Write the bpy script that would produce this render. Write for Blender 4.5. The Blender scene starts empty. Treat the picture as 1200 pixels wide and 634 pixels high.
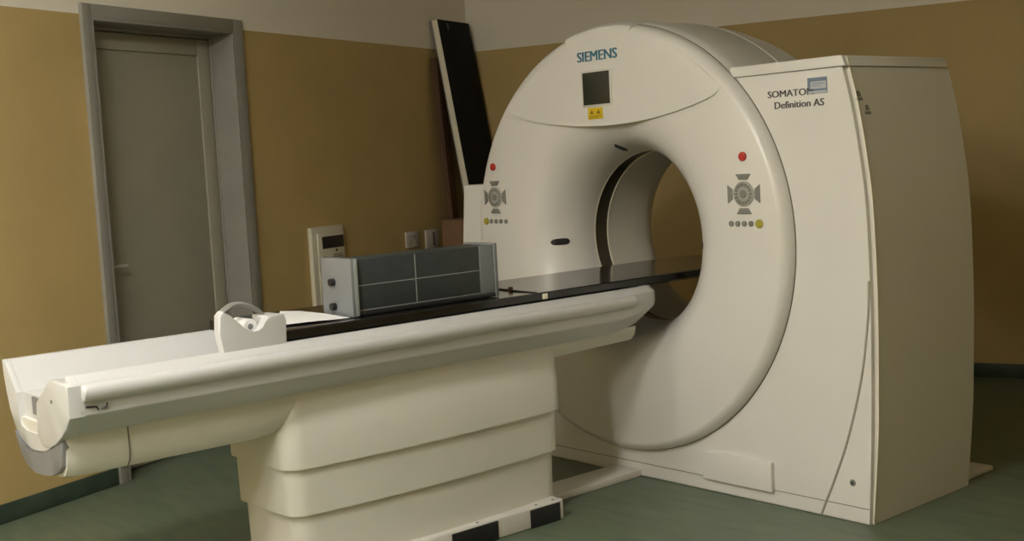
import bpy, bmesh, math, random
from mathutils import Vector, Matrix
random.seed(4)
C = bpy.context.scene.collection
PI = math.pi
# ------------------------------------------------------------------ materials
def mat(name, col, rough=.5, metal=0.0, spec=.5, noise=0.0, nscale=20.0, bump=0.0, bscale=200.0, coat=0.0, stretch=None):
    m = bpy.data.materials.new(name); m.use_nodes = True
    nt = m.node_tree; b = nt.nodes['Principled BSDF']
    b.inputs['Base Color'].default_value = (*col, 1); b.inputs['Roughness'].default_value = rough
    b.inputs['Metallic'].default_value = metal; b.inputs['Specular IOR Level'].default_value = spec
    b.inputs['Coat Weight'].default_value = coat; b.inputs['Coat Roughness'].default_value = .1
    tc = nt.nodes.new('ShaderNodeTexCoord'); mp = nt.nodes.new('ShaderNodeMapping')
    if stretch: mp.inputs['Scale'].default_value = stretch
    nt.links.new(tc.outputs['Object'], mp.inputs['Vector'])
    if noise > 0:
        n = nt.nodes.new('ShaderNodeTexNoise'); n.inputs['Scale'].default_value = nscale; n.inputs['Detail'].default_value = 5
        r = nt.nodes.new('ShaderNodeValToRGB')
        r.color_ramp.elements[0].position = .35; r.color_ramp.elements[1].position = .65
        r.color_ramp.elements[0].color = (*[c*(1-noise) for c in col], 1)
        r.color_ramp.elements[1].color = (*[min(1, c*(1+noise)) for c in col], 1)
        nt.links.new(mp.outputs[0], n.inputs['Vector']); nt.links.new(n.outputs['Fac'], r.inputs['Fac'])
        nt.links.new(r.outputs['Color'], b.inputs['Base Color'])
    if bump > 0:
        n2 = nt.nodes.new('ShaderNodeTexNoise'); n2.inputs['Scale'].default_value = bscale; n2.inputs['Detail'].default_value = 3
        bp = nt.nodes.new('ShaderNodeBump'); bp.inputs['Strength'].default_value = bump; bp.inputs['Distance'].default_value = .002
        nt.links.new(mp.outputs[0], n2.inputs['Vector']); nt.links.new(n2.outputs['Fac'], bp.inputs['Height'])
        nt.links.new(bp.outputs[0], b.inputs['Normal'])
    return m
M = {}
M['shell']  = mat('cream_plastic', (.68,.66,.62), .31, bump=.05, noise=.015, nscale=3)
M['shell2'] = mat('beige_plastic', (.65,.63,.56), .45, bump=.05, noise=.015, nscale=3)
M['tray']   = mat('white_plastic', (.57,.57,.565), .32, bump=.04, noise=.01, nscale=4)
M['groove'] = mat('seam_gap', (.16,.145,.11), .8)
M['softshade'] = mat('groove_shade', (.33,.31,.25), .6)
M['trimlight'] = mat('pale_trim_and_highlight', (.80,.75,.60), .35)  # real trim pieces, and the painted highlight on the gantry corner
M['greycap'] = mat('grey_plastic', (.20,.20,.205), .45, noise=.05)
M['black']  = mat('black_plastic', (.012,.012,.014), .4)
M['pad_black'] = mat('black_pad', (.007,.008,.008), .8, spec=.2, noise=.2, nscale=9)
M['carbon'] = mat('glossy_black_top', (.008,.0078,.0075), .15, spec=.55, noise=.25, nscale=12, coat=.1)
M['window'] = mat('scan_window', (.055,.047,.033), .25, spec=.6)
M['screen'] = mat('dark_display', (.035,.036,.028), .2)
M['screenframe'] = mat('display_frame', (.60,.58,.52), .4)
M['teal']   = mat('teal_print', (.02,.14,.22), .5)
M['ink']    = mat('dark_print', (.06,.06,.065), .5)
M['yellow'] = mat('yellow_label', (.60,.42,.015), .5)
M['yellowink'] = mat('label_print', (.20,.13,.01), .5)
M['yellowbtn'] = mat('olive_yellow_button', (.36,.31,.04), .4)
M['red']    = mat('red_button', (.42,.03,.02), .35)
M['btn']    = mat('grey_button', (.19,.19,.17), .45)
M['btnlight'] = mat('light_grey_button', (.34,.34,.31), .4)
M['sticker'] = mat('blue_grey_sticker', (.15,.20,.27), .4)
M['stickerlight'] = mat('pale_sticker', (.42,.45,.48), .4)
M['steel']  = mat('brushed_aluminium', (.22,.235,.245), .45, metal=.3, noise=.05, nscale=60, stretch=(1,1,8))
M['panel']  = mat('dark_slate_panel', (.032,.040,.043), .45, noise=.12, nscale=30)
M['line']   = mat('pale_joint_line', (.30,.32,.31), .5)
M['paper']  = mat('white_paper', (.85,.85,.84), .7, bump=.1, bscale=30)
M['boxcream'] = mat('cream_enclosure', (.62,.58,.46), .45)
M['plate']  = mat('switch_plate', (.58,.53,.46), .5)
M['rocker'] = mat('dark_rocker', (.07,.055,.05), .5)
M['wood']   = mat('brown_wood', (.13,.060,.028), .55, noise=.35, nscale=7, stretch=(1,1,.1))
M['card']   = mat('brown_cardboard', (.16,.088,.038), .7, noise=.15, nscale=6)
M['doorgrey'] = mat('door_paint', (.32,.305,.24), .5, noise=.03, nscale=4, bump=.1)
M['framegrey'] = mat('frame_paint', (.245,.235,.205), .45, noise=.04, nscale=5)
M['metal']  = mat('chrome', (.62,.62,.60), .3, metal=.35)
M['hoop']   = mat('grey_handle', (.27,.27,.25), .4)
M['ceil']   = mat('ceiling_paint', (.84,.82,.78), .8)
M['skirt']  = mat('green_skirting', (.045,.070,.050), .5, noise=.2, nscale=8)
M['brass']  = mat('brown_fitting', (.14,.08,.04), .4)
def wall_mat(name, oc, wh, zsplit):
    m = bpy.data.materials.new(name); m.use_nodes = True; nt = m.node_tree; b = nt.nodes['Principled BSDF']
    g = nt.nodes.new('ShaderNodeNewGeometry'); sp = nt.nodes.new('ShaderNodeSeparateXYZ')
    nt.links.new(g.outputs['Position'], sp.inputs[0])
    gt = nt.nodes.new('ShaderNodeMath'); gt.operation = 'GREATER_THAN'; gt.inputs[1].default_value = zsplit
    nt.links.new(sp.outputs['Z'], gt.inputs[0])
    n = nt.nodes.new('ShaderNodeTexNoise'); n.inputs['Scale'].default_value = 2.2; n.inputs['Detail'].default_value = 6
    nt.links.new(g.outputs['Position'], n.inputs['Vector'])
    r = nt.nodes.new('ShaderNodeValToRGB'); r.color_ramp.elements[0].position=.3; r.color_ramp.elements[1].position=.7
    r.color_ramp.elements[0].color=(*[c*.93 for c in oc],1); r.color_ramp.elements[1].color=(*[c*1.05 for c in oc],1)
    nt.links.new(n.outputs['Fac'], r.inputs['Fac'])
    mx = nt.nodes.new('ShaderNodeMix'); mx.data_type='RGBA'
    nt.links.new(gt.outputs[0], mx.inputs[0]); nt.links.new(r.outputs[0], mx.inputs[6]); mx.inputs[7].default_value=(*wh,1)
    nt.links.new(mx.outputs[2], b.inputs['Base Color']); b.inputs['Roughness'].default_value=.62
    b.inputs['Specular IOR Level'].default_value=.3
    n2 = nt.nodes.new('ShaderNodeTexNoise'); n2.inputs['Scale'].default_value=130
    bp = nt.nodes.new('ShaderNodeBump'); bp.inputs['Strength'].default_value=.25; bp.inputs['Distance'].default_value=.003
    nt.links.new(g.outputs['Position'], n2.inputs['Vector']); nt.links.new(n2.outputs['Fac'], bp.inputs['Height']); nt.links.new(bp.outputs[0], b.inputs['Normal'])
    return m
ZP = 2.228
M['wall'] = wall_mat('two_tone_wall', (.47,.345,.145), (.80,.75,.65), ZP)
def floor_mat():
    m = bpy.data.materials.new('green_linoleum'); m.use_nodes = True; nt = m.node_tree; b = nt.nodes['Principled BSDF']
    g = nt.nodes.new('ShaderNodeNewGeometry')
    mp = nt.nodes.new('ShaderNodeMapping'); mp.inputs['Rotation'].default_value=(0,0,.7); mp.inputs['Scale'].default_value=(3,14,1)
    n = nt.nodes.new('ShaderNodeTexNoise'); n.inputs['Scale'].default_value=1.2; n.inputs['Detail'].default_value=9; n.inputs['Roughness'].default_value=.65
    r = nt.nodes.new('ShaderNodeValToRGB')
    r.color_ramp.elements[0].position=.3; r.color_ramp.elements[0].color=(.080,.108,.075,1)
    r.color_ramp.elements[1].position=.62; r.color_ramp.elements[1].color=(.122,.155,.100,1)
    e = r.color_ramp.elements.new(.78); e.color=(.15,.18,.11,1)
    nt.links.new(g.outputs['Position'], mp.inputs['Vector']); nt.links.new(mp.outputs[0], n.inputs['Vector'])
    nt.links.new(n.outputs['Fac'], r.inputs['Fac']); nt.links.new(r.outputs[0], b.inputs['Base Color'])
    b.inputs['Roughness'].default_value=.42
    return m
M['floor'] = floor_mat()
def emis(name, col, st):
    m = bpy.data.materials.new(name); m.use_nodes = True; b = m.node_tree.nodes['Principled BSDF']
    b.inputs['Emission Color'].default_value=(*col,1); b.inputs['Emission Strength'].default_value=st
    b.inputs['Base Color'].default_value=(.8,.8,.8,1)
    return m

# ------------------------------------------------------------------ helpers
def obj(name, bm, m, parent=None, loc=None, rotz=None, angle=32, smooth=True):
    bmesh.ops.recalc_face_normals(bm, faces=bm.faces[:])
    me = bpy.data.meshes.new(name); bm.to_mesh(me); bm.free()
    o = bpy.data.objects.new(name, me); C.objects.link(o); me.materials.append(m)
    if smooth:
        me.shade_smooth(); me.set_sharp_from_angle(angle=math.radians(angle))
    if parent: o.parent = parent
    if loc: o.location = loc
    if rotz is not None: o.rotation_euler = (0,0,rotz)
    return o
def tag(o, label, cat, group=None):
    o['label']=label; o['category']=cat
    if group: o['group']=group
    return o
def thing(name, label, cat, loc=(0,0,0), rotz=0, group=None):
    o = bpy.data.objects.new(name, None); C.objects.link(o); o.location=loc; o.rotation_euler=(0,0,rotz)
    o.empty_display_size=.1
    return tag(o,label,cat,group)
def struct(o): o['kind']='structure'; return o
def box(bm, x0,x1,y0,y1,z0,z1, bev=0, seg=2):
    vs=[bm.verts.new((x,y,z)) for x in (x0,x1) for y in (y0,y1) for z in (z0,z1)]
    fs=[(0,1,3,2),(4,6,7,5),(0,4,5,1),(2,3,7,6),(0,2,6,4),(1,5,7,3)]
    F=[bm.faces.new([vs[i] for i in f]) for f in fs]
    if bev>0:
        es=list({e for f in F for e in f.edges})
        bmesh.ops.bevel(bm, geom=es, offset=bev, segments=seg, profile=.5, affect='EDGES')
    return bm
def B(*a, **k): return box(bmesh.new(), *a, **k)
AX={'x':lambda a,b,t:(t,a,b),'y':lambda a,b,t:(a,t,b),'z':lambda a,b,t:(a,b,t)}
def prism(bm, pts, ax, a0, a1, bev=0, seg=2):
    f=AX[ax]
    A=[bm.verts.new(f(p[0],p[1],a0)) for p in pts]; D=[bm.verts.new(f(p[0],p[1],a1)) for p in pts]
    n=len(pts)
    fa=bm.faces.new(A); fb=bm.faces.new(D)
    for i in range(n): bm.faces.new((A[i],A[(i+1)%n],D[(i+1)%n],D[i]))
    if bev>0:
        es=list(set(fa.edges)|set(fb.edges))
        bmesh.ops.bevel(bm, geom=es, offset=bev, segments=seg, profile=.5, affect='EDGES')
    big=[f_ for f_ in bm.faces if len(f_.verts)>4]
    if big: bmesh.ops.triangulate(bm, faces=big)
    return bm
def P(*a, **k): return prism(bmesh.new(), *a, **k)
def loft(bm, rings, closed=True, cap=True):
    R=[[bm.verts.new(p) for p in r] for r in rings]; n=len(R[0])
    for a,b in zip(R,R[1:]):
        for i in range(n if closed else n-1):
            j=(i+1)%n; bm.faces.new((a[i],a[j],b[j],b[i]))
    if cap:
        for r in (R[0],R[-1]):
            f=bm.faces.new(r); bmesh.ops.triangulate(bm, faces=[f])
    return bm
def tube(bm, pts, r, n=8):
    pts=[Vector(p) for p in pts]; rings=[]
    up=Vector((.137,.31,.94)).normalized()
    for i,p in enumerate(pts):
        t=(pts[min(i+1,len(pts)-1)]-pts[max(i-1,0)]).normalized()
        a=t.cross(up)
        if a.length<.05: a=t.cross(Vector((1,0,0)))
        a.normalize(); b=t.cross(a)
        rings.append([tuple(p+(a*math.cos(k*2*PI/n)+b*math.sin(k*2*PI/n))*r) for k in range(n)])
    return loft(bm, rings)
def cyl(bm, p0, p1, r, n=24, bev=0):
    p0=Vector(p0); p1=Vector(p1); d=(p1-p0); L=d.length; d.normalize()
    a=d.cross(Vector((.21,.34,.91))).normalized(); b=d.cross(a)
    prof=[(r,0),(r,L)] if bev<=0 else [(r,0),(r,L-bev),(r-bev*.3,L-bev*.3),(r-bev,L)]
    rings=[[tuple(p0+d*h+(a*math.cos(k*2*PI/n)+b*math.sin(k*2*PI/n))*rr) for k in range(n)] for rr,h in prof]
    return loft(bm, rings)
ZC=1.0645
def rev(bm, prof, n=160, a0=0, a1=2*PI, closedprof=True):
    full=abs(a1-a0-2*PI)<1e-6
    cols=[]
    for k in range(n if full else n+1):
        a=a0+(a1-a0)*k/n
        cols.append([bm.verts.new((R*math.cos(a),y,ZC+R*math.sin(a))) for R,y in prof])
    m=len(prof)
    for k in range(n):
        A=cols[k]; D=cols[(k+1)%len(cols)]
        for i in range(m if closedprof else m-1):
            j=(i+1)%m; bm.faces.new((A[i],A[j],D[j],D[i]))
    if not full:
        for c_ in (cols[0],cols[-1]):
            f=bm.faces.new(c_); bmesh.ops.triangulate(bm, faces=[f])
    return bm
def interp(z, tab):
    for (z0,v0),(z1,v1) in zip(tab,tab[1:]):
        if z<=z1: return v0+(v1-v0)*(z-z0)/(z1-z0)
    return tab[-1][1]
def smoothpts(pts, k=6):
    out=[]; n=len(pts)
    for i in range(n-1):
        p0=Vector(pts[max(i-1,0)]); p1=Vector(pts[i]); p2=Vector(pts[i+1]); p3=Vector(pts[min(i+2,n-1)])
        for j in range(k):
            t=j/k
            out.append(tuple(.5*((2*p1)+(-p0+p2)*t+(2*p0-5*p1+4*p2-p3)*t*t+(-p0+3*p1-3*p2+p3)*t**3)))
    out.append(tuple(pts[-1])); return out
def text(name, body, m, parent, x0,x1,z0,z1, y, bold=0.0, depth=.0012, stroke=.0):
    cu=bpy.data.curves.new(name,'FONT'); cu.body=body; cu.extrude=.01; cu.offset=bold; cu.resolution_u=3
    t=bpy.data.objects.new(name+'_tmp',cu); C.objects.link(t)
    bpy.context.view_layer.update()
    dg=bpy.context.evaluated_depsgraph_get()
    me=bpy.data.meshes.new_from_object(t.evaluated_get(dg)); bpy.data.objects.remove(t); bpy.data.curves.remove(cu)
    xs=[v.co.x for v in me.vertices]; ys=[v.co.y for v in me.vertices]
    a,b_,c,d=min(xs),max(xs),min(ys),max(ys)
    for v in me.vertices:
        X=x0+(v.co.x-a)/(b_-a)*(x1-x0); Z=z0+(v.co.y-c)/(d-c)*(z1-z0)
        v.co=(X, y+(-depth if v.co.z>0 else .003), Z)
    if stroke>0:
        b2=bmesh.new(); b2.from_mesh(me); n0=len(b2.verts)
        ge=bmesh.ops.duplicate(b2,geom=b2.verts[:]+b2.edges[:]+b2.faces[:])
        dv=[v for v in ge['geom'] if isinstance(v,bmesh.types.BMVert)]
        for v in dv: v.co.x+=stroke; v.co.y-=.00015
        b2.to_mesh(me); b2.free()
    me.name=name; me.materials.clear(); me.materials.append(m)
    o=bpy.data.objects.new(name,me); C.objects.link(o); o.parent=parent
    return o

# ------------------------------------------------------------------ camera
yaw,pitch,roll=-.86237,.08996,-.05423
f=Vector((math.sin(yaw)*math.cos(pitch),math.cos(yaw)*math.cos(pitch),-math.sin(pitch)))
r=Vector((math.cos(yaw),-math.sin(yaw),0)); u=r.cross(f)
r2=math.cos(roll)*r+math.sin(roll)*u; u2=-math.sin(roll)*r+math.cos(roll)*u
cam=bpy.data.cameras.new('camera'); co=bpy.data.objects.new('camera',cam); C.objects.link(co)
mt=Matrix((r2,u2,-f)).transposed().to_4x4(); mt.translation=Vector((3.81725,-3.91752,1.44567)); co.matrix_world=mt
cam.sensor_width=36; cam.lens=1435.6/1200*36; cam.clip_start=.05
bpy.context.scene.camera=co

# ------------------------------------------------------------------ room (local frame: u away from left wall, s along it)
PH=.36234; KX,KY=-3.08511,1.68677
ex=Vector((math.cos(PH),math.sin(PH),0)); ey=Vector((-math.sin(PH),math.cos(PH),0))
def W(uu,s,z=0): return Vector((KX,KY,0))+ex*uu+ey*s+Vector((0,0,z))
K0=(KX,KY,0)
UM,SM,HC=6.6,-9.6,3.2
# left wall with a door opening
D0,D1,DH=-3.50,-2.515,2.212
def wallbox(name,pieces):
    bm=bmesh.new()
    for p in pieces: box(bm,*p)
    return struct(obj(name,bm,M['wall'],loc=K0,rotz=PH,smooth=False))
wallbox('wall_left',[(-.30,0,SM-.2,D0,0,HC),(-.30,0,D1,.2,0,HC),(-.30,0,D0,D1,DH,HC)])
wallbox('wall_back',[(0,UM+.2,0,.2,0,HC)])
wallbox('wall_right',[(UM,UM+.2,SM,0,0,HC)])
wallbox('wall_front',[(0,UM+.2,SM-.2,SM,0,HC)])
struct(obj('floor',B(-.3,UM+.2,SM-.2,.2,-.1,0),M['floor'],loc=K0,rotz=PH,smooth=False))
struct(obj('ceiling',B(-.3,UM+.2,SM-.2,.2,HC,HC+.1),M['ceil'],loc=K0,rotz=PH,smooth=False))
bm=bmesh.new(); box(bm,0,.012,SM,D0-.06,0,.085,.004); box(bm,0,.012,D1+.08,0,0,.085,.004)
struct(obj('baseboard_left',bm,M['skirt'],loc=K0,rotz=PH))
struct(obj('baseboard_back',B(.012,UM,-.012,0,0,.085,.004),M['skirt'],loc=K0,rotz=PH))
# door
dr=bpy.data.objects.new('door_1',None); C.objects.link(dr); dr.location=K0; dr.rotation_euler=(0,0,PH); struct(dr)
bm=bmesh.new()
box(bm,-.24,.022,D0-.055,D0,0,DH+.065,.004); box(bm,-.24,.022,D1,D1+.075,0,DH+.065,.004); box(bm,-.24,.022,D0,D1,DH,DH+.065,.004)
box(bm,-.24,.0215,D0-.001,D0+.012,0,DH,.003); box(bm,-.24,.0215,D1-.012,D1+.001,0,DH,.003); box(bm,-.24,.0215,D0,D1,DH-.012,DH+.001,.003)
# inner stop rebate
box(bm,-.24,-.135,D0,D0+.045,0,DH,.003); box(bm,-.24,-.135,D1-.018,D1,0,DH,.003); box(bm,-.24,-.135,D0,D1,DH-.03,DH,.003)
obj('door_frame',bm,M['framegrey'],dr)
L0,L1,LH=D0+.05,D1-.022,DH-.035
lf=obj('door_leaf',B(-.20,-.155,L0,L1,.008,LH,.003),M['doorgrey'],dr)
bm=bmesh.new()  # stiles and rails standing proud of a sunk centre panel
box(bm,-.157,-.143,L0,L0+.065,.008,LH,.004); box(bm,-.157,-.143,L1-.09,L1,.008,LH,.004)
box(bm,-.157,-.143,L0+.065,L1-.09,LH-.085,LH,.004); box(bm,-.157,-.143,L0+.065,L1-.09,.008,.17,.004)
obj('door_rail',bm,M['doorgrey'],dr)
bm=bmesh.new(); HS,HZ=L0+.035,1.028
cyl(bm,(-.143,HS,HZ),(-.10,HS,HZ),.010); tube(bm,[(-.104,HS,HZ),(-.098,HS+.02,HZ),(-.096,HS+.07,HZ+.002),(-.098,HS+.125,HZ)],.0085)
cyl(bm,(-.143,HS,HZ),(-.136,HS,HZ),.024)
obj('door_handle',bm,M['metal'],dr)
bm=bmesh.new(); prism(bm,[(HS-.011,.87),(HS+.011,.87),(HS+.013,.93),(HS+.011,.955),(HS-.011,.955),(HS-.013,.93)],'x',-.143,-.138)
obj('keyhole_plate',bm,M['black'],dr)

# ------------------------------------------------------------------ CT gantry
G=thing('ct_scanner_gantry','large cream ring-shaped CT scanner gantry with a round bore and tall right-hand housing','scanner')
RP=[(0,1.2353),(.05,1.238),(.30,1.252),(.60,1.262),(.897,1.266),(1.215,1.257),(1.43,1.232),(1.60,1.203),(1.7575,1.164)]
def rprofile(dx, z1=1.7575, n=26):
    pts=smoothpts([(x,z,0) for z,x in RP],4)
    return [(p[0]+dx*min(1,.25+p[1]/.5),p[1]) for p in pts if p[1]<=z1+1e-6]
RA=.88
def outline(dx, inset=0):
    pts=[(-1.13+inset,0.0),(-1.128+inset,1.03),(-1.10+inset,1.33-inset)]
    a=math.radians(162); b=math.radians(411.95)
    pts.append((RA*math.cos(a),1.33-inset))
    n=60
    pts+= [(RA*math.cos(a+(b-a)*k/n),ZC+RA*math.sin(a+(b-a)*k/n)) for k in range(1,n)]
    pts.append((RA*math.cos(b),1.7575-inset))
    rp=rprofile(dx); rp=[(x-inset,min(z,1.7575-inset)) for x,z in rp]
    pts+= rp[::-1]
    return pts
obj('front_cover',P(outline(0),'y',0,.021,bev=.008,seg=3),M['shell'],G)
obj('housing',P(outline(.014),'y',.0215,.7185,bev=.004),M['shell2'],G)
# pale tube painting the seam highlight where front cover meets side cover
bm=bmesh.new(); tube(bm,[(x,.0225,z) for x,z in rprofile(.0150)],.0028,6); obj('corner_highlight',bm,M['trimlight'],G)
# lid
LIDX=1.157
bm=bmesh.new()
prism(bm,[(.655,1.724),(.655,1.765),(1.160,1.765),(1.176,1.762),(1.188,1.724)],'y',-.003,.716,bev=.004)
obj('top_lid',bm,M['shell'],G)
bm=bmesh.new(); tube(bm,[(.66,-.0035,1.7235),(1.187,-.0025,1.7235),(1.189,.0,1.7232),(1.189,.714,1.7225)],.0018,6); obj('lid_seam',bm,M['groove'],G)
# outer barrel behind the front ring
bm=bmesh.new(); rev(bm,[(.80,.0),(.9414,.0),(.952,.02),(.957,.06),(.957,.36),(.945,.40),(.945,.50),(.925,.60),(.885,.70),(.85,.735),(.80,.735)])
obj('barrel_shell',bm,M['shell'],G)
bm=bmesh.new(); rev(bm,[(.9575,.353),(.9600,.358),(.9575,.363)],closedprof=True); obj('barrel_seam',bm,M['shell'],G)
# front ring with funnel flaring into bore
prof=[(.80,.01),(.9414,.004),(.9412,-.010),(.936,-.030),(.925,-.045),(.9125,-.0535),(.9025,-.057),(.62,-.057),(.57,-.051),(.53,-.038),(.49,-.013),(.455,.022),(.425,.07),(.403,.13),(.392,.18),(.390,.2253),(.42,.2253),(.47,.10),(.56,.01)]
bm=bmesh.new(); rev(bm,prof,n=200); obj('front_ring',bm,M['shell'],G,angle=50)
bm=bmesh.new(); rev(bm,[(.9425,-.004),(.9450,-.001),(.9425,.002)]); obj('ring_seam',bm,M['groove'],G)
bm=bmesh.new(); rev(bm,[(.394,.229),(.394,.3135),(.42,.3135),(.42,.229)]); obj('scan_window',bm,M['window'],G)
for y in (.2265,.3150):
    bm=bmesh.new(); rev(bm,[(.3885,y-.003),(.3885,y+.003),(.41,y+.003),(.41,y-.003)]); obj('window_ring',bm,M['trimlight'],G)
bm=bmesh.new(); rev(bm,[(.390,.3175),(.388,.45),(.386,.56),(.392,.60),(.415,.65),(.46,.69),(.52,.715),(.84,.735),(.84,.72),(.55,.69),(.45,.64),(.42,.58),(.42,.3175)]); obj('rear_funnel',bm,M['shell2'],G,angle=50)
# raised upper cover over the crescent line
cres=smoothpts([(-.640,1.690,0),(-.604,1.660,0),(-.503,1.624,0),(-.328,1.595,0),(-.106,1.576,0),(.155,1.577,0),(.399,1.606,0),(.592,1.652,0),(.634,1.680,0)],6)
bm=bmesh.new(); NX,NT=72,14; grid=[]
for i in range(NX+1):
    a_=i/NX; q=a_*(len(cres)-1); k=min(int(q),len(cres)-2); fr=q-k
    cx_=cres[k][0]*(1-fr)+cres[k+1][0]*fr; cz_=cres[k][1]*(1-fr)+cres[k+1][1]*fr
    aL=math.atan2(cres[0][1]-ZC,cres[0][0]); aR=math.atan2(cres[-1][1]-ZC,cres[-1][0]); aa=aL+(aR-aL)*a_
    R0=math.hypot(cres[0][0],cres[0][1]-ZC); Rm=min(.9015,R0+.04*math.sin(PI*a_)**.5+.0)
    ox,oz=.9015*math.cos(aa),ZC+.9015*math.sin(aa)
    h=.0125*max(0,1-(2*a_-1)**4)
    col=[]
    for t_ in range(NT+1):
        t=t_/NT; x=cx_+(ox-cx_)*t; z=cz_+(oz-cz_)*t
        col.append(bm.verts.new((x,-.0572-h*(1-t**10),z)))
    grid.append([bm.verts.new((cx_,-.050,cz_))]+col+[bm.verts.new((ox,-.050,oz))])
for i in range(NX):
    for t_ in range(len(grid[0])):
        u_=(t_+1)%len(grid[0]); bm.faces.new((grid[i][t_],grid[i+1][t_],grid[i+1][u_],grid[i][u_]))
bm.faces.new(grid[0]); bm.faces.new(grid[-1])
obj('upper_cover',bm,M['shell'],G,angle=40)
# hump over the ring's crown
bm=bmesh.new(); rev(bm,[(.88,-.0575),(.929,-.0575),(.937,-.052),(.946,-.03),(.956,.004),(.960,.05),(.960,.10),(.88,.10)],n=24,a0=math.acos(.165/.93),a1=math.acos(-.235/.93))
obj('crown_cover',bm,M['shell'],G)
YF=-.0700
text('maker_lettering','SIEMENS',M['teal'],G,-.150,.094,1.859,1.903,YF,stroke=.0024)
bm=B(-.128,.056,YF-.004,YF+.004,1.659,1.819,.003); d_=obj('display_frame',bm,M['screenframe'],G)
obj('display_screen',B(-.118,.047,YF-.006,YF,1.668,1.810,.002),M['screen'],d_)
wl=obj('warning_label',B(-.096,-.004,YF-.0015,YF,1.604,1.655),M['yellow'],G)
bm=bmesh.new()
for cx in (-.072,-.030):
    for s0 in (0,1,2):
        A=[(cx+.014*math.cos(a),1.634+.013*math.sin(a)) for a in (PI/2,PI/2+2*PI/3,PI/2+4*PI/3)]
    prism(bm,A,'y',YF-.0022,YF-.001)
for k,(xa,xb) in enumerate(((-.090,-.012),(-.088,-.030))): box(bm,xa,xb,YF-.0022,YF-.001,1.617-.007*k,1.6195-.007*k)
obj('warning_print',bm,M['yellowink'],wl)
YR=-.057
def arcplate(bm,cx,cz,r0,r1,ac,aw,y0,y1,n=8):
    o_=[(cx+r1*math.cos(ac+aw*(k/n-.5)*2),cz+r1*math.sin(ac+aw*(k/n-.5)*2)) for k in range(n+1)]
    i_=[(cx+r0*math.cos(ac-aw*(k/n-.5)*2),cz+r0*math.sin(ac-aw*(k/n-.5)*2)) for k in range(n+1)]
    prism(bm,o_+i_,'y',y0,y1)
def control_panel(cx,cz,red,xs,xy):
    base=obj('control_panel',cyl(bmesh.new(),(cx,YR+.001,cz),(cx,YR-.006,cz),.050,32,.002),M['btnlight'],G)
    bm=bmesh.new(); rings=16
    for k in range(rings):
        a=2*PI*k/rings
        arcplate(bm,cx,cz,.030,.043,a,.13,YR-.0085,YR-.004,3)
    obj('control_dial',bm,M['btn'],base)
    obj('centre_button',cyl(bmesh.new(),(cx,YR-.005,cz),(cx,YR-.010,cz),.016,20,.002),M['btn'],base)
    for a in (0,PI/2,PI,3*PI/2):
        bm=bmesh.new(); dx,dz=math.cos(a),math.sin(a); tx,tz=-dz,dx
        q=[(.056,-.020),(.056,.020),(.079,.036),(.079,-.036)]
        prism(bm,[(cx+dx*p_+tx*w,cz+dz*p_+tz*w) for p_,w in q],'y',YR-.006,YR+.001,bev=.0015)
        obj('arrow_button',bm,M['btn'],base)
    for x in xs: obj('small_button',cyl(bmesh.new(),(x,YR+.001,cz-.118),(x,YR-.006,cz-.118),.0115,16,.002),M['btn'],base)
    b=obj('yellow_button',cyl(bmesh.new(),(xy,YR+.001,cz-.118),(xy,YR-.006,cz-.118),.0175,20,.002),M['yellowbtn'],base)
    b['label']='olive yellow round button'
    bm=cyl(bmesh.new(),(red,YR+.001,cz+.148),(red,YR-.008,cz+.148),.0185,20,.003)
    b=obj('stop_button',bm,M['red'],base); b['label']='red round stop button'
control_panel(.744,1.262,.745,(.677,.709,.742,.775),.815)
control_panel(-.783,1.268,-.787,(-.822,-.785,-.749,-.712),-.860)
# positioning-laser slots on the funnel
def funnelR(y):
    q=[(-.051,.57),(-.038,.53),(-.013,.49),(.022,.455),(.07,.425),(.13,.403),(.18,.392),(.2253,.39)]
    return interp(y,q)
def slot(deg,y0,y1,half):
    bm=bmesh.new(); rings=[]
    n=14
    for k in range(n+1):
        t=k/n; y=y0+(y1-y0)*t; w=half*math.sqrt(max(.02,1-(2*t-1)**4)); R=funnelR(y); a=math.radians(deg); da=w/R
        rings.append([((R-e)*math.cos(a+s_*da),y,ZC+(R-e)*math.sin(a+s_*da)) for s_,e in ((-1,-.004),(-1,.004),(1,.004),(1,-.004))])
    loft(bm,rings); obj('laser_slot',bm,M['black'],G)
slot(-177.6,.006,.082,.0155); slot(99.3,.06,.135,.011); slot(-2.4,.006,.082,.0155)
# lettering and stickers on the tall housing
text('model_lettering','SOMATOM',M['ink'],G,.833,1.044,1.630,1.656,-.0005,stroke=.0018)
text('model_lettering','Definition AS',M['ink'],G,.864,1.090,1.586,1.613,-.0005,stroke=.0018)
st=obj('sticker',B(1.020,1.107,-.0016,0,1.632,1.692),M['sticker'],G); st['label']='blue-grey property sticker'
bm=bmesh.new(); box(bm,1.034,1.103,-.0024,-.001,1.650,1.677); box(bm,1.022,1.105,-.0024,-.001,1.634,1.642)
st2=obj('sticker_field',bm,M['stickerlight'],st)
bm=bmesh.new(); box(bm,1.042,1.095,-.003,-.0015,1.668,1.671); box(bm,1.042,1.080,-.003,-.0015,1.660,1.6625)
obj('sticker_print',bm,M['sticker'],st)
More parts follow.
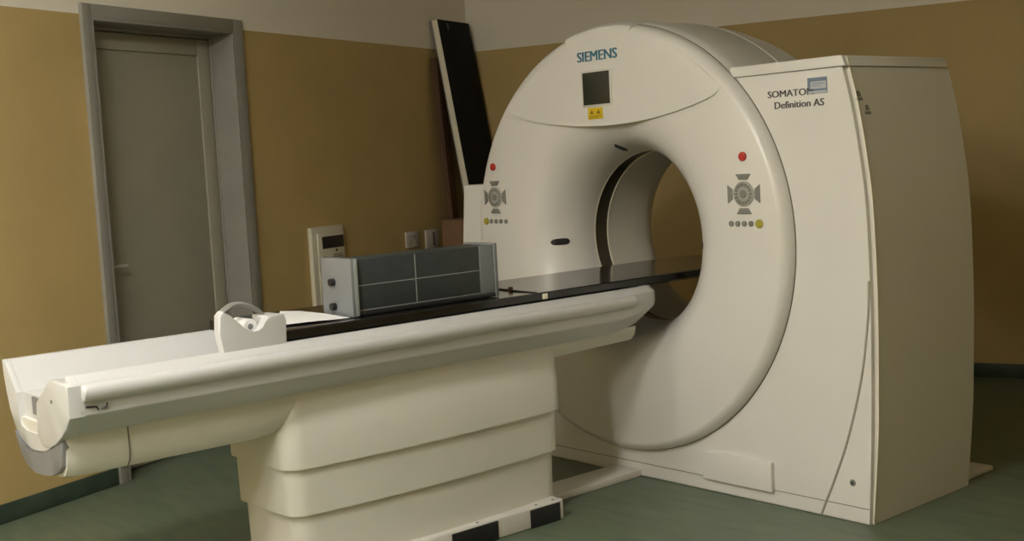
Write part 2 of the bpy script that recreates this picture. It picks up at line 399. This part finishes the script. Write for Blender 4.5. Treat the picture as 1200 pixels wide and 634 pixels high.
# safety symbols on the side cover
def side_x(z): return interp(z,RP)+.014
for y,z in ((.040,1.612),(.078,1.560)):
    bm=bmesh.new(); x=side_x(z); xt=side_x(z+.02)
    sl=(side_x(z+.02)-side_x(z-.02))/.04
    def sp(dy,dz,off): return (side_x(z)+sl*dz+off,y+dy,z+dz)
    for poly in ([(-.020,-.018),(.020,-.018),(.020,-.006),(-.020,-.006)],[(-.015,-.003),(.015,-.003),(.009,.018),(-.009,.018)]):
        A=[bm.verts.new(sp(p_[0],p_[1],-.002)) for p_ in poly]; D=[bm.verts.new(sp(p_[0],p_[1],.0015)) for p_ in poly]
        bm.faces.new(A); bm.faces.new(D)
        for i in range(len(poly)): bm.faces.new((A[i],A[(i+1)%len(poly)],D[(i+1)%len(poly)],D[i]))
    obj('safety_symbol',bm,M['btn'],G,smooth=False)
# recess plate, screw, groove, bottom seam
obj('service_plate',B(.442,.800,-.022,.002,.056,.178,.004,3),M['shell'],G)
bm=cyl(bmesh.new(),(1.167,.001,.154),(1.167,-.003,.154),.013,20,.002); sc=obj('screw_cap',bm,M['btn'],G)
obj('screw_socket',cyl(bmesh.new(),(1.167,-.002,.154),(1.167,-.0038,.154),.006,6),M['black'],sc)
g=smoothpts([(1.262,-.001,.93),(1.255,-.001,.80),(1.216,-.001,.551),(1.137,-.001,.279),(1.020,-.001,.002)],8)
obj('cover_groove',tube(bmesh.new(),g,.0048,6),M['softshade'],G)  # mid-tone tube paints the shading along the cover's curved transition
obj('plinth_seam',tube(bmesh.new(),[(-1.12,-.0005,.062),(1.235,-.0005,.062)],.0016,6),M['groove'],G)
obj('base_foot',B(1.05,1.20,.76,1.0,0,.02,.004),M['shell2'],G)
obj('rear_bracket',B(1.0,1.15,.70,.78,0,.05,.004),M['shell2'],G)

# ------------------------------------------------------------------ patient table
T=thing('patient_table','long white patient couch on stepped beige column, its black top reaching into the ring','table',loc=(0,-1.25,0))
def TP(name,bm,m,parent=None,**k):
    # geometry is written in world coordinates; shift to the table's base
    bmesh.ops.translate(bm,verts=bm.verts[:],vec=(0,1.25,0))
    return obj(name,bm,m,parent or T,**k)
def plan(hx,y0,y1,bow,rc=.07,z=0,n=14):
    pts=[]
    def side(sg):
        out=[]
        ys=[y0+rc+(y1-y0-2*rc)*k/n for k in range(n+1)]
        for y in ys:
            t=(y-(y0+y1)/2)/((y1-y0)/2); out.append((sg*(hx+bow*(1-t*t)),y))
        return out
    R_=side(1); L_=side(-1)
    def corner(cx,cy,a0,rx):
        return [(cx+rx*math.cos(a0+PI/2*k/6),cy+rc*math.sin(a0+PI/2*k/6)) for k in range(7)]
    hx2=R_[-1][0]
    pts+=R_[:-1]+corner(hx2-rc,y1-rc,0,rc)+corner(-hx2+rc,y1-rc,PI/2,rc)+L_[::-1][1:-1]+corner(-hx2+rc,y0+rc,PI,rc)+corner(hx2-rc,y0+rc,3*PI/2,rc)[:-1]
    return [(x,y,z) for x,y in pts]
def shell(name,levels):
    bm=bmesh.new(); loft(bm,[plan(hx,y0,y1,bow,z=z) for z,hx,y0,y1,bow in levels]); return TP(name,bm,M['shell2'],angle=40)
shell('column_shell',[(.444,.215,-1.87,-.605,.035),(.436,.222,-1.878,-.598,.035),(.45,.222,-1.880,-.597,.035),(.56,.218,-1.880,-.594,.030),(.62,.206,-1.875,-.590,.020),(.70,.197,-1.86,-.585,.006)])
shell('column_shell',[(.276,.203,-1.855,-.618,.035),(.270,.208,-1.862,-.611,.035),(.28,.208,-1.862,-.611,.035),(.455,.208,-1.866,-.608,.035)])
shell('column_shell',[(.07,.195,-1.838,-.628,.033),(.30,.195,-1.845,-.622,.033)])
bm=bmesh.new(); box(bm,-.262,.262,-1.90,-.665,.0,.083,.008,3); ft=TP('base_plate',bm,M['shell'])
bm=bmesh.new()
for ya,yb in ((-.845,-.688),(-1.235,-1.012),(-1.62,-1.40)):
    pad=bmesh.new(); box(pad,.2600,.2665,ya,yb,.001,.074,.002); TP('foot_pad',pad,M['black'],ft)
for y in (-.80,-.71,-1.10,-1.49):
    s_=bmesh.new(); cyl(s_,(.247,y,.082),(.247,y,.086),.005,10); TP('screw',s_,M['btn'],ft)
bm.free()
ch=bmesh.new(); box(ch,-.095,.063,-.70,-.002,0,.032,.004); TP('floor_channel',ch,M['shell'])
# beam under the tray
def beamsec(y,hx,zb,zt=.71):
    return [(hx,y,zt),(hx,y,zb+.06),(hx-.006,y,zb+.03),(hx-.025,y,zb+.008),(hx-.06,y,zb),(-hx+.06,y,zb),(-hx+.025,y,zb+.008),(-hx+.006,y,zb+.03),(-hx,y,zb+.06),(-hx,y,zt)]
bm=bmesh.new(); loft(bm,[beamsec(-2.603,.190,.562),beamsec(-2.57,.197,.556),beamsec(-1.98,.200,.555),beamsec(-1.90,.200,.562),beamsec(-1.80,.200,.60),beamsec(-1.6,.200,.63),beamsec(-.62,.200,.630),beamsec(-.40,.200,.636),beamsec(-.16,.200,.641),beamsec(-.138,.198,.643),beamsec(-.133,.193,.648)])
bmm=TP('beam',bm,M['shell2'])
bm=bmesh.new(); sec=beamsec(-2.412,.2008,.5545); tube(bm,sec,.0022,6); TP('beam_seam',bm,M['groove'],bmm)
# grey rounded end cap
capo=[(-.218,.664),(-.194,.620),(-.154,.573),(-.110,.555),(-.06,.549),(.02,.551),(.09,.562),(.150,.578),(.178,.60),(.192,.66),(.190,.684),(.15,.663),(.088,.640),(.03,.623),(-.028,.613),(-.085,.614),(-.139,.622),(-.185,.640)]
bm=bmesh.new(); prism(bm,capo,'y',-2.616,-2.58,bev=.006,seg=3); TP('end_cap',bm,M['greycap'])['label']='grey rounded end cap'
# tray: trough cross-section lofted along the couch
def traysec(y,k=1.0,dz=0.0):
    o=[(.293,.868),(.300,.860),(.300,.770),(.296,.762),(.200,.692),(-.200,.692),(-.296,.762),(-.300,.770),(-.300,.880),(-.296,.886),(-.270,.886),(-.262,.878),(-.185,.788),(.185,.788),(.250,.878),(.256,.884)]
    return [(x*k,y,z+(dz if z<.78 else 0)) for x,z in o]
bm=bmesh.new()
loft(bm,[traysec(-2.590),traysec(-.32),traysec(-.22,1.0,.012),traysec(-.145,1.0,.028),traysec(-.118,.985,.04),traysec(-.104,.955,.05),traysec(-.098,.92,.058)])
tr=TP('tray',bm,M['tray'],angle=30)
bm=bmesh.new()
box(bm,-.262,.262,-.16,-.103,.785,.885,.005); TP('tray_end',bm,M['tray'],tr)
# side rails: rounded lip
for sg in (1,-1):
    bm=bmesh.new()
    def rs(y,k): return [(sg*(.298+dx*k),y,.84+(z-.84)*k) for dx,z in ((0,.860),(.010,.859),(.020,.855),(.026,.847),(.028,.836),(.026,.825),(.019,.813),(.010,.807),(0,.806))]
    loft(bm,[rs(-2.585,.75),rs(-2.581,.95),rs(-2.57,1),rs(-.27,1),rs(-.254,.92),rs(-.25,.7)])
    TP('side_rail',bm,M['tray'],angle=45)
# U shaped end plate with cut-out
U_o=[(-.296,.886),(-.290,.84),(-.280,.784),(-.255,.725),(-.222,.673),(-.185,.645),(-.139,.627),(-.085,.619),(-.028,.618),(.03,.628),(.088,.645),(.15,.668),(.20,.695),(.262,.735),(.298,.768),(.300,.855),(.293,.866),(.256,.884)]
U_i=[(.250,.88),(.185,.79),(.10,.79),(.08,.70),(0,.672),(-.117,.672),(-.160,.682),(-.178,.705),(-.183,.788),(-.262,.878)]
bm=bmesh.new(); prism(bm,U_o+U_i,'y',-2.610,-2.588,bev=.003); TP('end_plate',bm,M['tray'])
bm=bmesh.new(); prism(bm,[(-.016,.675),(-.006,.734),(-.002,.778),(.03,.795),(.085,.820),(.112,.846),(.130,.862),(.150,.866),(.262,.866),(.268,.858),(.266,.765),(.235,.725),(.20,.70),(.15,.668),(.088,.645),(.02,.645)],'y',-2.613,-2.56,bev=.005,seg=3)
for v in bm.verts:
    k_=max(0,v.co.x)/.268; v.co.x*=1+.127*k_; v.co.y-=.014*k_
nb=TP('end_block',bm,M['tray'])
bm=bmesh.new(); cyl(bm,(.155,-2.618,.80),(.155,-2.6235,.80),.006,12); TP('screw',bm,M['btn'],nb)
bm=bmesh.new(); box(bm,-.088,.02,-2.596,-2.589,.728,.784); TP('end_recess',bm,M['greycap'])
# little black hooks under the rail
bm=bmesh.new(); tube(bm,[(.302,-2.575,.792),(.306,-2.545,.790),(.306,-2.540,.780)],.0028,6); tube(bm,[(.302,-2.53,.780),(.307,-2.515,.786),(.307,-2.512,.797)],.0028,6); TP('hook',bm,M['black'])
# release catch dots on the skirt
for y in (-.335,-.69):
    bm=bmesh.new(); cyl(bm,(.199,y,.704),(.206,y,.700),.010,12,.002); TP('catch',bm,M['shell2'],bmm)
# sliding top
bm=bmesh.new()
def topsec(y,k=1):
    o=[(.250,.921),(.255,.917),(.255,.892),(.250,.888),(.185,.884),(.12,.862),(-.16,.862),(-.225,.884),(-.285,.888),(-.290,.892),(-.290,.917),(-.285,.921),(-.15,.9185),(-.02,.9175),(.12,.9185)]
    return [(-.0175+(x+.0175)*k,y,z) for x,z in o]
loft(bm,[topsec(-1.868),topsec(.66),topsec(.72,.93),topsec(.76,.80),topsec(.785,.6),topsec(.795,.35)])
tp=TP('sliding_top',bm,M['carbon'],angle=30)
bm=bmesh.new(); tube(bm,[(-.285,-.655,.9215),(-.05,-.698,.9205),(.10,-.722,.9205),(.252,-.742,.9215)],.0035,6); TP('joint_strip',bm,M['black'],tp)
bm=bmesh.new(); cyl(bm,(.065,-.716,.918),(.065,-.716,.934),.010,14,.003); TP('joint_knob',bm,M['brass'],tp)
bm=bmesh.new(); box(bm,.2545,.2585,-.716,-.690,.893,.915,.002); TP('edge_clip',bm,M['trimlight'],tp)
# paper-roll bracket at foot end of the sliding top
br=[(-1.870,.870),(-1.866,.955),(-1.872,.980),(-1.933,.980),(-1.940,.960),(-1.951,.942),(-1.968,.932),(-1.990,.930),(-2.008,.937),(-2.025,.953),(-2.050,.980),(-2.074,1.001),(-2.092,1.014),(-2.107,1.000),(-2.112,.94),(-2.100,.875)]
bm=bmesh.new(); prism(bm,br,'x',.222,.262,bev=.005,seg=3); bk=TP('roll_bracket',bm,M['tray'])
bm=bmesh.new(); box(bm,.14,.225,-2.03,-1.885,.79,.885,.006); TP('bracket_base',bm,M['tray'],bk)
bm=bmesh.new(); box(bm,.150,.224,-1.934,-1.869,.880,.979,.006,3); TP('bracket_block',bm,M['tray'],bk)
hp=smoothpts([(.235,-2.088,1.004),(.215,-2.058,1.015),(.200,-2.025,1.024),(.195,-1.995,1.024),(.195,-1.96,1.012),(.200,-1.93,.993),(.205,-1.915,.972)],5)
bm=bmesh.new(); rings=[]
for i,p_ in enumerate(hp):
    rings.append([(p_[0]+dx,p_[1],p_[2]+dz) for dx,dz in ((-.022,-.006),(-.020,.005),(.0,.007),(.010,.0),(.0,-.009))])
loft(bm,rings); TP('bracket_handle',bm,M['hoop'],bk)['label']='grey arched handle'
# paper roll lying in the bracket
bm=bmesh.new(); box(bm,.140,.221,-2.03,-1.936,.880,.920,.004); TP('bracket_shade_block',bm,M['greycap'],bk)  # grey block put in as the shade of the bracket's cavity
R_=thing('paper_roll','small white paper roll held in the white bracket near the foot end of the couch','roll',loc=(.168,-1.975,.9205))
bm=bmesh.new(); n=28
prf=[(.010,-.048),(.024,-.048),(.026,-.044),(.026,.044),(.024,.048),(.010,.048)]
for_=[[ (h,rr*math.cos(2*PI*k/n),.026+rr*math.sin(2*PI*k/n)) for k in range(n)] for rr,h in prf]
Rv=[[bm.verts.new(p_) for p_ in q] for q in for_]
for i in range(len(Rv)):
    A=Rv[i]; D=Rv[(i+1)%len(Rv)]
    for k in range(n): bm.faces.new((A[k],A[(k+1)%n],D[(k+1)%n],D[k]))
obj('paper',bm,M['paper'],R_)
obj('core',cyl(bmesh.new(),(-.047,0,.026),(.047,0,.026),.0102,16),M['greycap'],R_)

# ------------------------------------------------------------------ paper sheets
bm=bmesh.new()
cor=[Vector((-.245,-1.60,0)),Vector((-.17,-1.557,0)),Vector((.195,-1.575,0)),Vector((.135,-1.815,0))]
n=12; gr=[[None]*(n+1) for _ in range(n+1)]
for i in range(n+1):
    for j in range(n+1):
        a=i/n; b=j/n
        q=(cor[0]*(1-a)+cor[1]*a)*(1-b)+(cor[3]*(1-a)+cor[2]*a)*b
        z=.9225+.0022*math.sin(6*a+2*b)*math.sin(5*b)+.003*(a-.5)**2*4*b+.0015
        gr[i][j]=bm.verts.new((q.x,q.y,z))
for i in range(n):
    for j in range(n): bm.faces.new((gr[i][j],gr[i+1][j],gr[i+1][j+1],gr[i][j+1]))
ret=bmesh.ops.extrude_face_region(bm,geom=bm.faces[:])
bmesh.ops.translate(bm,verts=[v for v in ret['geom'] if isinstance(v,bmesh.types.BMVert)],vec=(0,0,.0015))
tag(obj('paper_sheet',bm,M['paper']),'crumpled white paper sheet lying on the black couch top beside the grey case','paper')

# ------------------------------------------------------------------ panelled case on the couch
Z0=.9215
X=thing('panelled_case','long dark slate panelled case with silver end plates lying on the black couch top','case',loc=(.09,-1.2,Z0))
def XB(*a,**k):
    bm=B(*a,**k); bmesh.ops.translate(bm,verts=bm.verts[:],vec=(-.09,1.2,-Z0)); return bm
bd=obj('body',XB(.012,.172,-1.525,-.885,Z0+.012,1.122,.002),M['panel'],X)
obj('base_strip',XB(.008,.176,-1.53,-.882,Z0,Z0+.014,.002),M['black'],X)
obj('joint_line',XB(.1718,.1728,-1.520,-.962,1.028,1.0310),M['line'],bd)
obj('joint_line',XB(.1718,.1728,-1.2645,-1.2605,Z0+.022,1.121),M['line'],bd)
obj('joint_line',XB(.1718,.1728,-1.520,-.962,Z0+.018,Z0+.021),M['line'],bd)
e1=obj('end_plate',XB(-.010,.186,-1.553,-1.524,Z0,1.129,.003),M['steel'],X)
e2=obj('end_plate',XB(-.010,.180,-.888,-.872,Z0,1.129,.003),M['steel'],X)
obj('corner_plate',XB(.1705,.1745,-.958,-.887,Z0+.016,1.124,.001),M['steel'],X)
bm=XB(.1855,.188,-1.540,-1.526,Z0+.003,1.127,.0008); obj('edge_strip',bm,M['line'],e1)
for z in (1.043,.955):
    bm=bmesh.new(); cyl(bm,(.070,-1.552,z),(.070,-1.572,z),.0135,20,.003); bmesh.ops.translate(bm,verts=bm.verts[:],vec=(-.09,1.2,-Z0)); obj('knob',bm,M['black'],e1)

# ------------------------------------------------------------------ things on / against the left wall
def onwall(name,label,cat,s,z,uu=0): return thing(name,label,cat,loc=tuple(W(uu,s,z)),rotz=PH)
I=onwall('wall_control_unit','cream wall-mounted control unit with a dark display, on the ochre wall between door and corner','control unit',-1.82,.87)
cs=obj('casing',B(.0005,.030,-.158,.158,-.243,.243,.006,3),M['boxcream'],I)
fp=obj('faceplate',B(.029,.038,-.108,.150,-.225,.205,.003),M['boxcream'],I)
obj('display',B(.037,.041,-.070,.140,.112,.184,.002),M['black'],fp)
obj('indicator',cyl(bmesh.new(),(.037,.066,.096),(.041,.066,.096),.0075,12),M['black'],fp)
for y,z in ((-.052,.058),(-.052,.012),(-.075,.010)):
    obj('button',B(.037,.040,y-.008,y+.008,z-.009,z+.009,.001),M['btn'],fp)
bm=bmesh.new()
for k in range(5): box(bm,.037,.0395,.03,.12,.068-.012*k,.073-.012*k)
obj('speaker_grille',bm,M['btn'],fp)
S1=onwall('wall_socket','small pale wall plate with faint outlined socket, left of its pair above the case','socket',-.878,.955)
pl=obj('plate',B(.0005,.012,-.077,.077,-.052,.052,.004),M['plate'],S1)
bm=bmesh.new(); box(bm,.0115,.0135,-.045,.055,.022,.026); box(bm,.0115,.0135,-.045,-.041,-.04,.022)
tube(bm,[(.0125,.015+.036*math.cos(PI*k/10),-.038+.05*math.sin(PI*k/10)) for k in range(11)],.0018,6)
obj('socket_outline',bm,M['btn'],pl)
S2=onwall('light_switch','small pale wall plate with dark upright rocker, right of its pair above the case','switch',-.634,.940)
pl=obj('plate',B(.0005,.012,-.080,.080,-.065,.065,.004),M['plate'],S2)
obj('rocker',B(.0115,.017,.002,.020,-.045,.045,.002),M['rocker'],pl)
# leaning spare table top: front face at u = .03+(2.43-z)*.155
tilt=math.atan(.155); LEN=2.44/math.cos(tilt)
SP=thing('spare_table_top','tall black padded table top with white edge leaning upright in the room corner','table top',loc=tuple(W(.430,-.30,0)),rotz=PH)
def lean(o): o.rotation_euler=(0,-tilt,0); return o
zb=.018
bm=B(-.035,.006,-.183,.245,zb,LEN-.015,.010,3)
pb=lean(obj('pad',bm,M['pad_black'],SP))
bm=B(-.040,.003,-.190,-.181,zb,LEN-.02,.003); lean(obj('edge_trim',bm,M['trimlight'],SP))['label']='white edge trim'
bm=B(-.046,-.034,-.19,.25,zb,LEN-.02,.003); lean(obj('backing_board',bm,M['greycap'],SP))
for a,b,c in ((-.08,-.055,.085),(.215,.235,.11)): lean(obj('fixing',B(.004,.009,a,b,LEN-c,LEN-.04,.001),M['black'],SP))
PK=thing('wooden_plank','narrow dark brown wooden plank leaning against the ochre wall behind the spare table top','plank',loc=tuple(W(.185,-.49,0)),rotz=PH)
t2=math.atan(.064)
o=obj('board',B(-.02,.0,-.06,.05,.002,2.17,.003),M['wood'],PK); o.rotation_euler=(0,-t2,0)
o=obj('batten',B(.0,.012,-.055,-.03,.02,2.12,.003),M['wood'],PK); o.rotation_euler=(0,-t2,0)
CB=thing('cardboard_box','tall brown cardboard box standing on the floor in the corner behind the scanner','box',loc=tuple(W(.33,-.675,0)),rotz=PH)
obj('carton',B(-.11,.11,-.165,.165,.0,1.072,.004),M['card'],CB)
bm=bmesh.new(); box(bm,-.112,.112,-.167,-.002,1.070,1.076,.001); box(bm,-.112,.112,.002,.167,1.070,1.076,.001); obj('lid_flap',bm,M['card'],CB)

# ------------------------------------------------------------------ lights: unseen ceiling fixtures, one key and two added fills
LW=emis('lamp_diffuser',(1,.90,.74),1)
def fixture(uu,s,power,L=1.2,Wd=.3,label=''):
    Lt=thing('unseen_ceiling_light',label,'ceiling light',loc=tuple(W(uu,s,HC)),rotz=PH,group=None)
    obj('frame',B(-Wd/2-.02,Wd/2+.02,-L/2-.02,L/2+.02,-.04,-.0005,.004),M['ceil'],Lt)
    m=emis('lamp_glow',(1,.975,.92),power)
    obj('diffuser',B(-Wd/2,Wd/2,-L/2,L/2,-.13,-.038,.01),m,Lt)
fixture(2.4,-6.65,62,label='ceiling light panel nearer the scanner, above and left of the camera')
fixture(.9,-7.2,40,label='added fill panel on the ceiling near the door wall, left of the foot end of the couch')  # unseen fill, added to lift the left wall, upper walls and barrel
fixture(2.6,-8.9,64,label='added fill panel on the ceiling far from the scanner, near the front wall')  # unseen fill, added to raise the ambient level
w=bpy.data.worlds.new('world'); bpy.context.scene.world=w; w.use_nodes=True
w.node_tree.nodes['Background'].inputs[0].default_value=(.5,.5,.5,1); w.node_tree.nodes['Background'].inputs[1].default_value=.05
vs=bpy.context.scene.view_settings; vs.view_transform='Standard'; vs.look='None'; vs.exposure=0; vs.gamma=1; vs.use_curve_mapping=False
